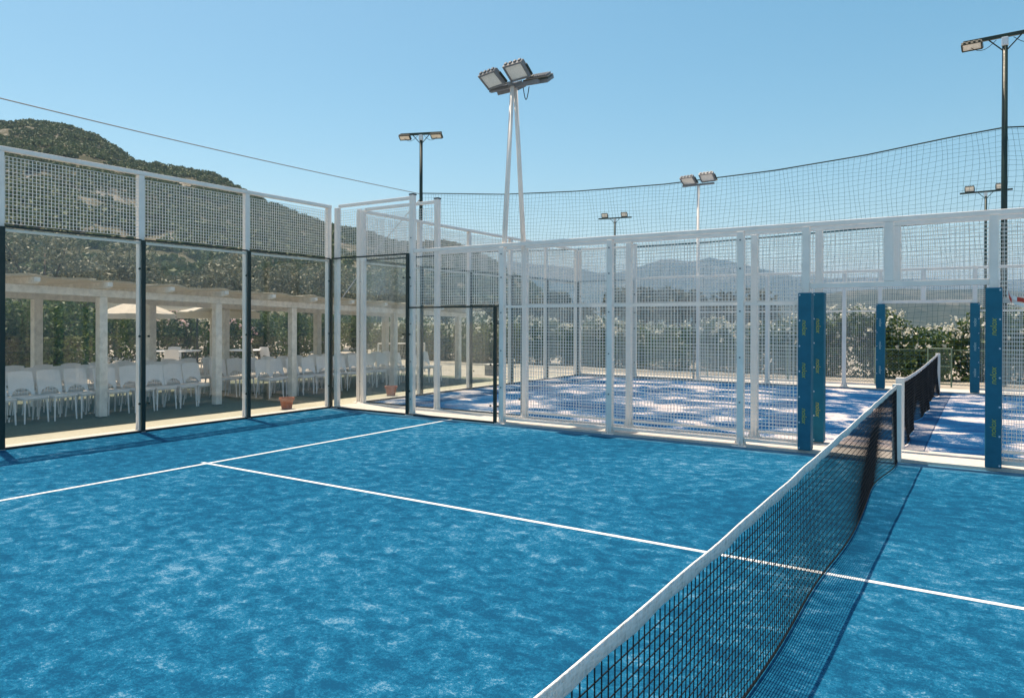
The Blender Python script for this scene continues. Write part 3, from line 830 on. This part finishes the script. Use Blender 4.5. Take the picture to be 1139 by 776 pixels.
# ------------------------------------------------------------------ pergola
r = empty('pergola', (-3.6, 0, 0), 'long whitewashed timber pergola with reed roof over the rows of chairs', 'pergola')
def pz(y): return 2.21-.026*(y+4.8)
FY = [-5.9, -3.36, -.93, 1.1, 4.65, 7.6]; BY = [-5.8, -3.28, -.81, 1.18, 4.3, 7.2]
for y in FY: MB().cbox((1.2, y, pz(y)/2), (.15, .15, pz(y))).build('post', M['wood_white'], r, bevel=.012)
for y in BY: MB().cbox((-1.4, y, pz(y)/2), (.17, .17, pz(y))).build('post', M['wood_white'], r, bevel=.012)
def sloped(x0, x1, y0, y1, dz0, dz1, name, mat):
    v = [(x0,y0,pz(y0)+dz0),(x1,y0,pz(y0)+dz0),(x1,y1,pz(y1)+dz0),(x0,y1,pz(y1)+dz0),(x0,y0,pz(y0)+dz1),(x1,y0,pz(y0)+dz1),(x1,y1,pz(y1)+dz1),(x0,y1,pz(y1)+dz1)]
    return MB().add(v, [(3,2,1,0),(4,5,6,7),(0,1,5,4),(1,2,6,5),(2,3,7,6),(3,0,4,7)]).build(name, mat, r)
sloped(1.14, 1.26, -8, 8.2, .002, .13, 'beam', M['wood_white']); sloped(-1.46, -1.34, -8, 8.2, .002, .15, 'beam', M['wood_white'])
y = -7.13
while y < 8.1:
    z = pz(y)+.132
    pr = [(-3.05, z+.03), (1.70, z), (1.80, z+.035), (1.80, z+.105), (-3.05, z+.125)]  # rear ends lengthened to match the roof overhang added for shade
    MB().prism(pr, 'y', y-.045, y+.045).build('rafter', M['wood_white'], r)
    y += 1.2
# reed roof: sagging, ragged mat; extra rear overhang added to shade ground behind
nx_, ny_ = 14, 120
v = []; f = []
for i in range(nx_+1):
    for j in range(ny_+1):
        x = -3.0+4.7*i/nx_; y = -7.9+16*j/ny_
        ph = ((y+7.13) % 1.2)/1.2
        z = pz(y)+.262-.03*math.sin(math.pi*ph)+.012*math.sin(y*7.1+x*3)+.010*random.uniform(-1, 1)
        if i == nx_: x += random.uniform(-.03, .05)
        v.append((x, y, z))
nv = len(v); v += [(a, b, c+.03) for a, b, c in v]
J = ny_+1
for i in range(nx_):
    for j in range(ny_):
        a = i*J+j; f += [(a, a+1, a+J+1, a+J), (nv+a, nv+a+J, nv+a+J+1, nv+a+1)]
for j in range(ny_):
    a = nx_*J+j; f += [(a, a+1, nv+a+1, nv+a)]; a = j; f += [(a, nv+a, nv+a+1, a+1)]
MB().add(v, f).build('reed_roof', M['reed'], r)

# ------------------------------------------------------------------ chairs: face +x, front legs at x = +.22
def make_chair():
    root = empty('plastic_chair', (0,0,0), 'x', 'chair', 'white plastic chairs in rows')
    s = MB(); s.box(-.20, -.21, .415, .24, .21, .445); s.box(-.20, -.20, .39, .22, .20, .4149)
    s.build('seat', M['plastic_white'], root, bevel=.010)
    # solid back with an arched opening at its foot
    def bx(z): return -.21-(z-.43)*.20
    out = [(-.205,.43),(-.195,.66),(-.185,.845),(-.15,.865),(.15,.865),(.185,.845),(.195,.66),(.205,.43)]
    N = 10; v = []; f = []
    arc = [(-.165*math.cos(math.pi*k/N), .45+.125*math.sin(math.pi*k/N)) for k in range(N+1)]
    top = [(-.215,.45),(-.216,.58),(-.215,.74),(-.205,.850),(-.10,.868),(0,.872),(.10,.868),(.205,.850),(.215,.74),(.216,.58),(.215,.45)]
    for (a, b) in zip(arc, top):
        for (yy, zz) in (a, b):
            c_ = -.018*(1-(yy/.2)**2)
            v += [(bx(zz)+c_, yy, zz), (bx(zz)+c_-.014, yy, zz)]
    for k in range(N):
        a = 4*k
        f += [(a, a+2, a+6, a+4), (a+1, a+5, a+7, a+3), (a, a+4, a+5, a+1), (a+2, a+3, a+7, a+6)]
    f += [(0,1,3,2), (4*N, 4*N+2, 4*N+3, 4*N+1)]
    bk = MB().add(v, f)
    for k in range(-2, 3): bk.box(bx(.5)-.014, k*.05-.005, .446, bx(.5)-.004, k*.05+.005, .45+.12*math.sqrt(max(0,1-(k*.05/.15)**2))-.001)
    bk.build('backrest', M['plastic_white'], root)
    for sx in (-1, 1):
        for sy in (-1, 1):
            x0, x1 = (.205, .225) if sx > 0 else (-.185, -.25)
            MB().tube([(x0, sy*.185, .41), (x1, sy*.2, 0)], [.019, .013], 6).build('leg', M['plastic_white'], root)
    return root
proto = make_chair(); first = [True]
def chair(x, y, label, rz=0, group='white plastic chairs in rows', z=-.012):
    o = proto if first[0] else copy_tree(proto); first[0] = False
    o.location = (x, y, z); o.rotation_euler = (0, 0, rz+random.uniform(-.13, .13)); o['label'] = label; o['group'] = group
    return o
Y1 = [-4.92,-4.43,-3.95,-3.48,-2.96,-2.48,-2.0,-1.55,-1.1]
for i, y in enumerate(Y1): chair(-2.74+random.uniform(-.03,.03), y, ORD[i]+' white chair from the left in the front row, left part before the gap')
Y1b = [.72,1.2,1.68,2.16,2.66,3.18,3.72,4.3,4.9,5.5,6.1,6.7]
for i, y in enumerate(Y1b): chair(-2.76+random.uniform(-.05,.05), y, ORD[i]+' white chair from the left in the front row, right part after the gap', R(4))
for i in range(22):
    y = -4.3+.5*i
    if -.75 < y < .1: continue
    chair(-3.72+random.uniform(-.05,.05), y, ORD[i]+' white chair from the left in the second row under the pergola', R(3))
for i in range(9): chair(-4.55+random.uniform(-.05,.05), -3.75+.55*i, ORD[i]+' white chair from the left in the rearmost row, mostly hidden', R(3))

# ------------------------------------------------------------------ terrace tables, parasols, pots
def table(loc, rad, h, label):
    r = empty('round_table', loc, label, 'table', 'round terrace tables')
    MB().lathe((0,0,0), [(rad-.03,h-.035),(rad,h-.02),(rad,h-.006),(rad-.01,h)], 28).build('table_top', M['plastic_white'], r)
    MB().lathe((0,0,0), [(.24,0),(.24,.02),(.05,.06),(.04,h-.05),(.12,h-.036)], 14).build('pedestal', M['plastic_white'], r, smooth=True)
table((-11.4, 4.0, -.03), .78, .80, 'round white table on the terrace behind the chair rows')
table((-11.0, 6.4, -.03), .70, .76, 'round white table right of the other one, before the pink oleander')
chair(-12.5, 4.7, 'white chair facing the viewer behind the round terrace table', R(-20), 'terrace chairs', -.03)
chair(-10.6, 3.3, 'white chair turned away at the left side of the round terrace table', R(150), 'terrace chairs', -.03)
chair(-11.2, 5.15, 'white chair turned sideways between the two round terrace tables', R(-95), 'terrace chairs', -.03)
chair(-10.2, 6.9, 'white chair in front of the right round terrace table', R(100), 'terrace chairs', -.03)

def parasol(loc, rad, ztop, drop, val, label, mat, n=8):
    r = empty('parasol', loc, label, 'parasol')
    v = [(0,0,ztop)]; f = []
    ringsr = [.35,.7,1.0]
    for k_, q in enumerate(ringsr):
        for i in range(n*2):
            a = math.pi*i/n; sag = .93 if i % 2 else 1
            v.append((rad*q*math.cos(a)*sag, rad*q*math.sin(a)*sag, ztop-drop*q**1.25-(0 if i % 2 == 0 else .015)))
    for i in range(n*2):
        v.append((v[1+2*n*2+i][0]*1.01, v[1+2*n*2+i][1]*1.01, ztop-drop-val))
    m_ = 2*n
    for i in range(m_):
        j = (i+1) % m_; f.append((0, 1+i, 1+j))
        for k_ in range(3): f.append((1+k_*m_+i, 1+(k_+1)*m_+i, 1+(k_+1)*m_+j, 1+k_*m_+j))
    v2 = [(a, b, c-.006) for a, b, c in v]
    MB().add(v, f).add(v2, f).build('canopy', mat, r)
    MB().tube([(0,0,0),(0,0,ztop+.06)], .025, 8).build('pole', M['rivet'], r)
    rb = MB()
    for i in range(n):
        a = 2*math.pi*i/n; rb.tube([(0,0,ztop-.05),(rad*.97*math.cos(a), rad*.97*math.sin(a), ztop-drop-.02)], .010, 5)
    rb.build('rib', M['wood_white'], r)
    MB().lathe((0,0,0), [(.28,0),(.28,.06),(.06,.1)], 16).build('base', M['lamp_body'], r)
    return r
parasol((-8.9, 1.15, -.03), 1.02, 2.36, .38, .14, 'cream round parasol open behind the left pergola posts', M['canvas'])
# square white canopy, ribbed underside
def canopy(loc, w, d, z, rz, label, pole_off, slant):
    r = empty('square_parasol', loc, label, 'parasol', 'flat white square parasols', rz)
    v = [(0,0,z+.30)]; f = []
    B = [(-w/2,-d/2),(0,-d/2*1.0),(w/2,-d/2),(w/2,0),(w/2,d/2),(0,d/2),(-w/2,d/2),(-w/2,0)]
    for q, zz in ((.5, z+.14), (1, z)):
        v += [(a*q, b*q, zz) for a, b in B]
    v += [(a, b, z-.17) for a, b in B]
    for i in range(8):
        j = (i+1) % 8; f.append((0, 1+i, 1+j))
        for k_ in range(2): f.append((1+k_*8+i, 9+k_*8+i, 9+k_*8+j, 1+k_*8+j))
    MB().add(v, f).add([(a, b, c-.008) for a, b, c in v], f).build('canopy', M['canvas_white'], r)
    MB().tube([(pole_off[0], pole_off[1], 0), (pole_off[0], pole_off[1], z+.2)], .035, 8).build('pole', M['lamp_dark'] if not slant else M['wood_white'], r)
    rb = MB()
    for a, b in B: rb.tube([(0,0,z+.22),(a*.98,b*.98,z-.01)], .012, 5)
    rb.build('rib', M['wood_white'], r)
    if slant: MB().tube([slant[0], slant[1]], .025, 8).build('strut', M['wood_white'], r)
canopy((-12.9, 5.3, -.03), 4.2, 4.2, 2.36, R(35), 'large white square parasol over the round terrace tables', (.35, .3), None)
canopy((-6.6, 2.2, -.03), 1.7, 1.7, 2.02, R(35), 'small white square parasol with slanted strut, right of the large one', (-.35, .3), ((.55, .1, 1.95), (1.0, .35, .25)))

def pot(loc, s, label):
    r = empty('flower_pot', loc, label, 'plant pot', 'terracotta pots by the end walls')
    MB().lathe((0,0,0), [(.10*s,0),(.135*s,.18*s),(.135*s,.185*s),(.16*s,.185*s),(.16*s,.24*s),(.135*s,.24*s),(.125*s,.20*s)], 20).build('pot', M['terracotta'], r, smooth=False)
    MB().lathe((0,0,0), [(.124*s,.195*s),(.122*s,.205*s),(.02,.207*s)], 16).build('soil', M['soil'], r)
pot((-.55, -.66, .004), .95, 'terracotta pot on the concrete strip left of the glass corner')
pot((-.65, 2.55, .004), .95, 'terracotta pot seen through the side glass right of the glass corner')
# small football goal beyond the chairs
r = empty('mini_goal', (-6.2, 9.4, -.03), 'small white football goal beyond the end of the chair rows', 'goal', None, R(57))
m = MB()
for x in (-.85, .85): m.tube([(x,0,0),(x,0,1.0)], .03, 8); m.tube([(x,0,1.0),(x,.5,.0)], .02, 6); m.tube([(x,0,.02),(x,.5,.02)], .02, 6)
m.tube([(-.85,0,1.0),(.85,0,1.0)], .03, 8); m.tube([(-.85,.5,.02),(.85,.5,.02)], .02, 6); m.build('frame', M['white_steel'], r)
m = MB()
for i in range(18): x = -.85+1.7*i/17; m.tube([(x,0,1.0),(x,.5,.02)], .003, 3, False)
for i in range(10): t = i/9; m.tube([(-.85,.5*t,1-.98*t),(.85,.5*t,1-.98*t)], .003, 3, False)
m.build('goal_net', M['wire'], r)
# planter crate beyond the end of the second court
r = empty('planter_box', (-2.6, 9.9, -.03), 'small grey wooden planter box behind the far glass end wall', 'planter')
MB().box(-.25,-.2,0,.25,.2,.34).build('box', M['lamp_body'], r, bevel=.01)
m = MB().box(-.27,-.22,.341,.27,.22,.37); m.build('rim', M['wood_white'], r)

# ------------------------------------------------------------------ haze: the air between here and the mountains
hz = MB().box(-5500, -5500, -15.5, 5500, 5500, 330)
hm = NT('haze'); hm.t.nodes.remove(hm.b)
pv = hm.n('ShaderNodeVolumePrincipled'); pv.inputs['Color'].default_value = (.44,.71,1.0,1); pv.inputs['Density'].default_value = .00019; pv.inputs['Anisotropy'].default_value = .2
hm.l(pv.outputs[0], hm.out.inputs['Volume'])
o = hz.build('haze', hm.m); tag(o, 'pale blue summer haze over the bay', 'haze', kind='stuff')
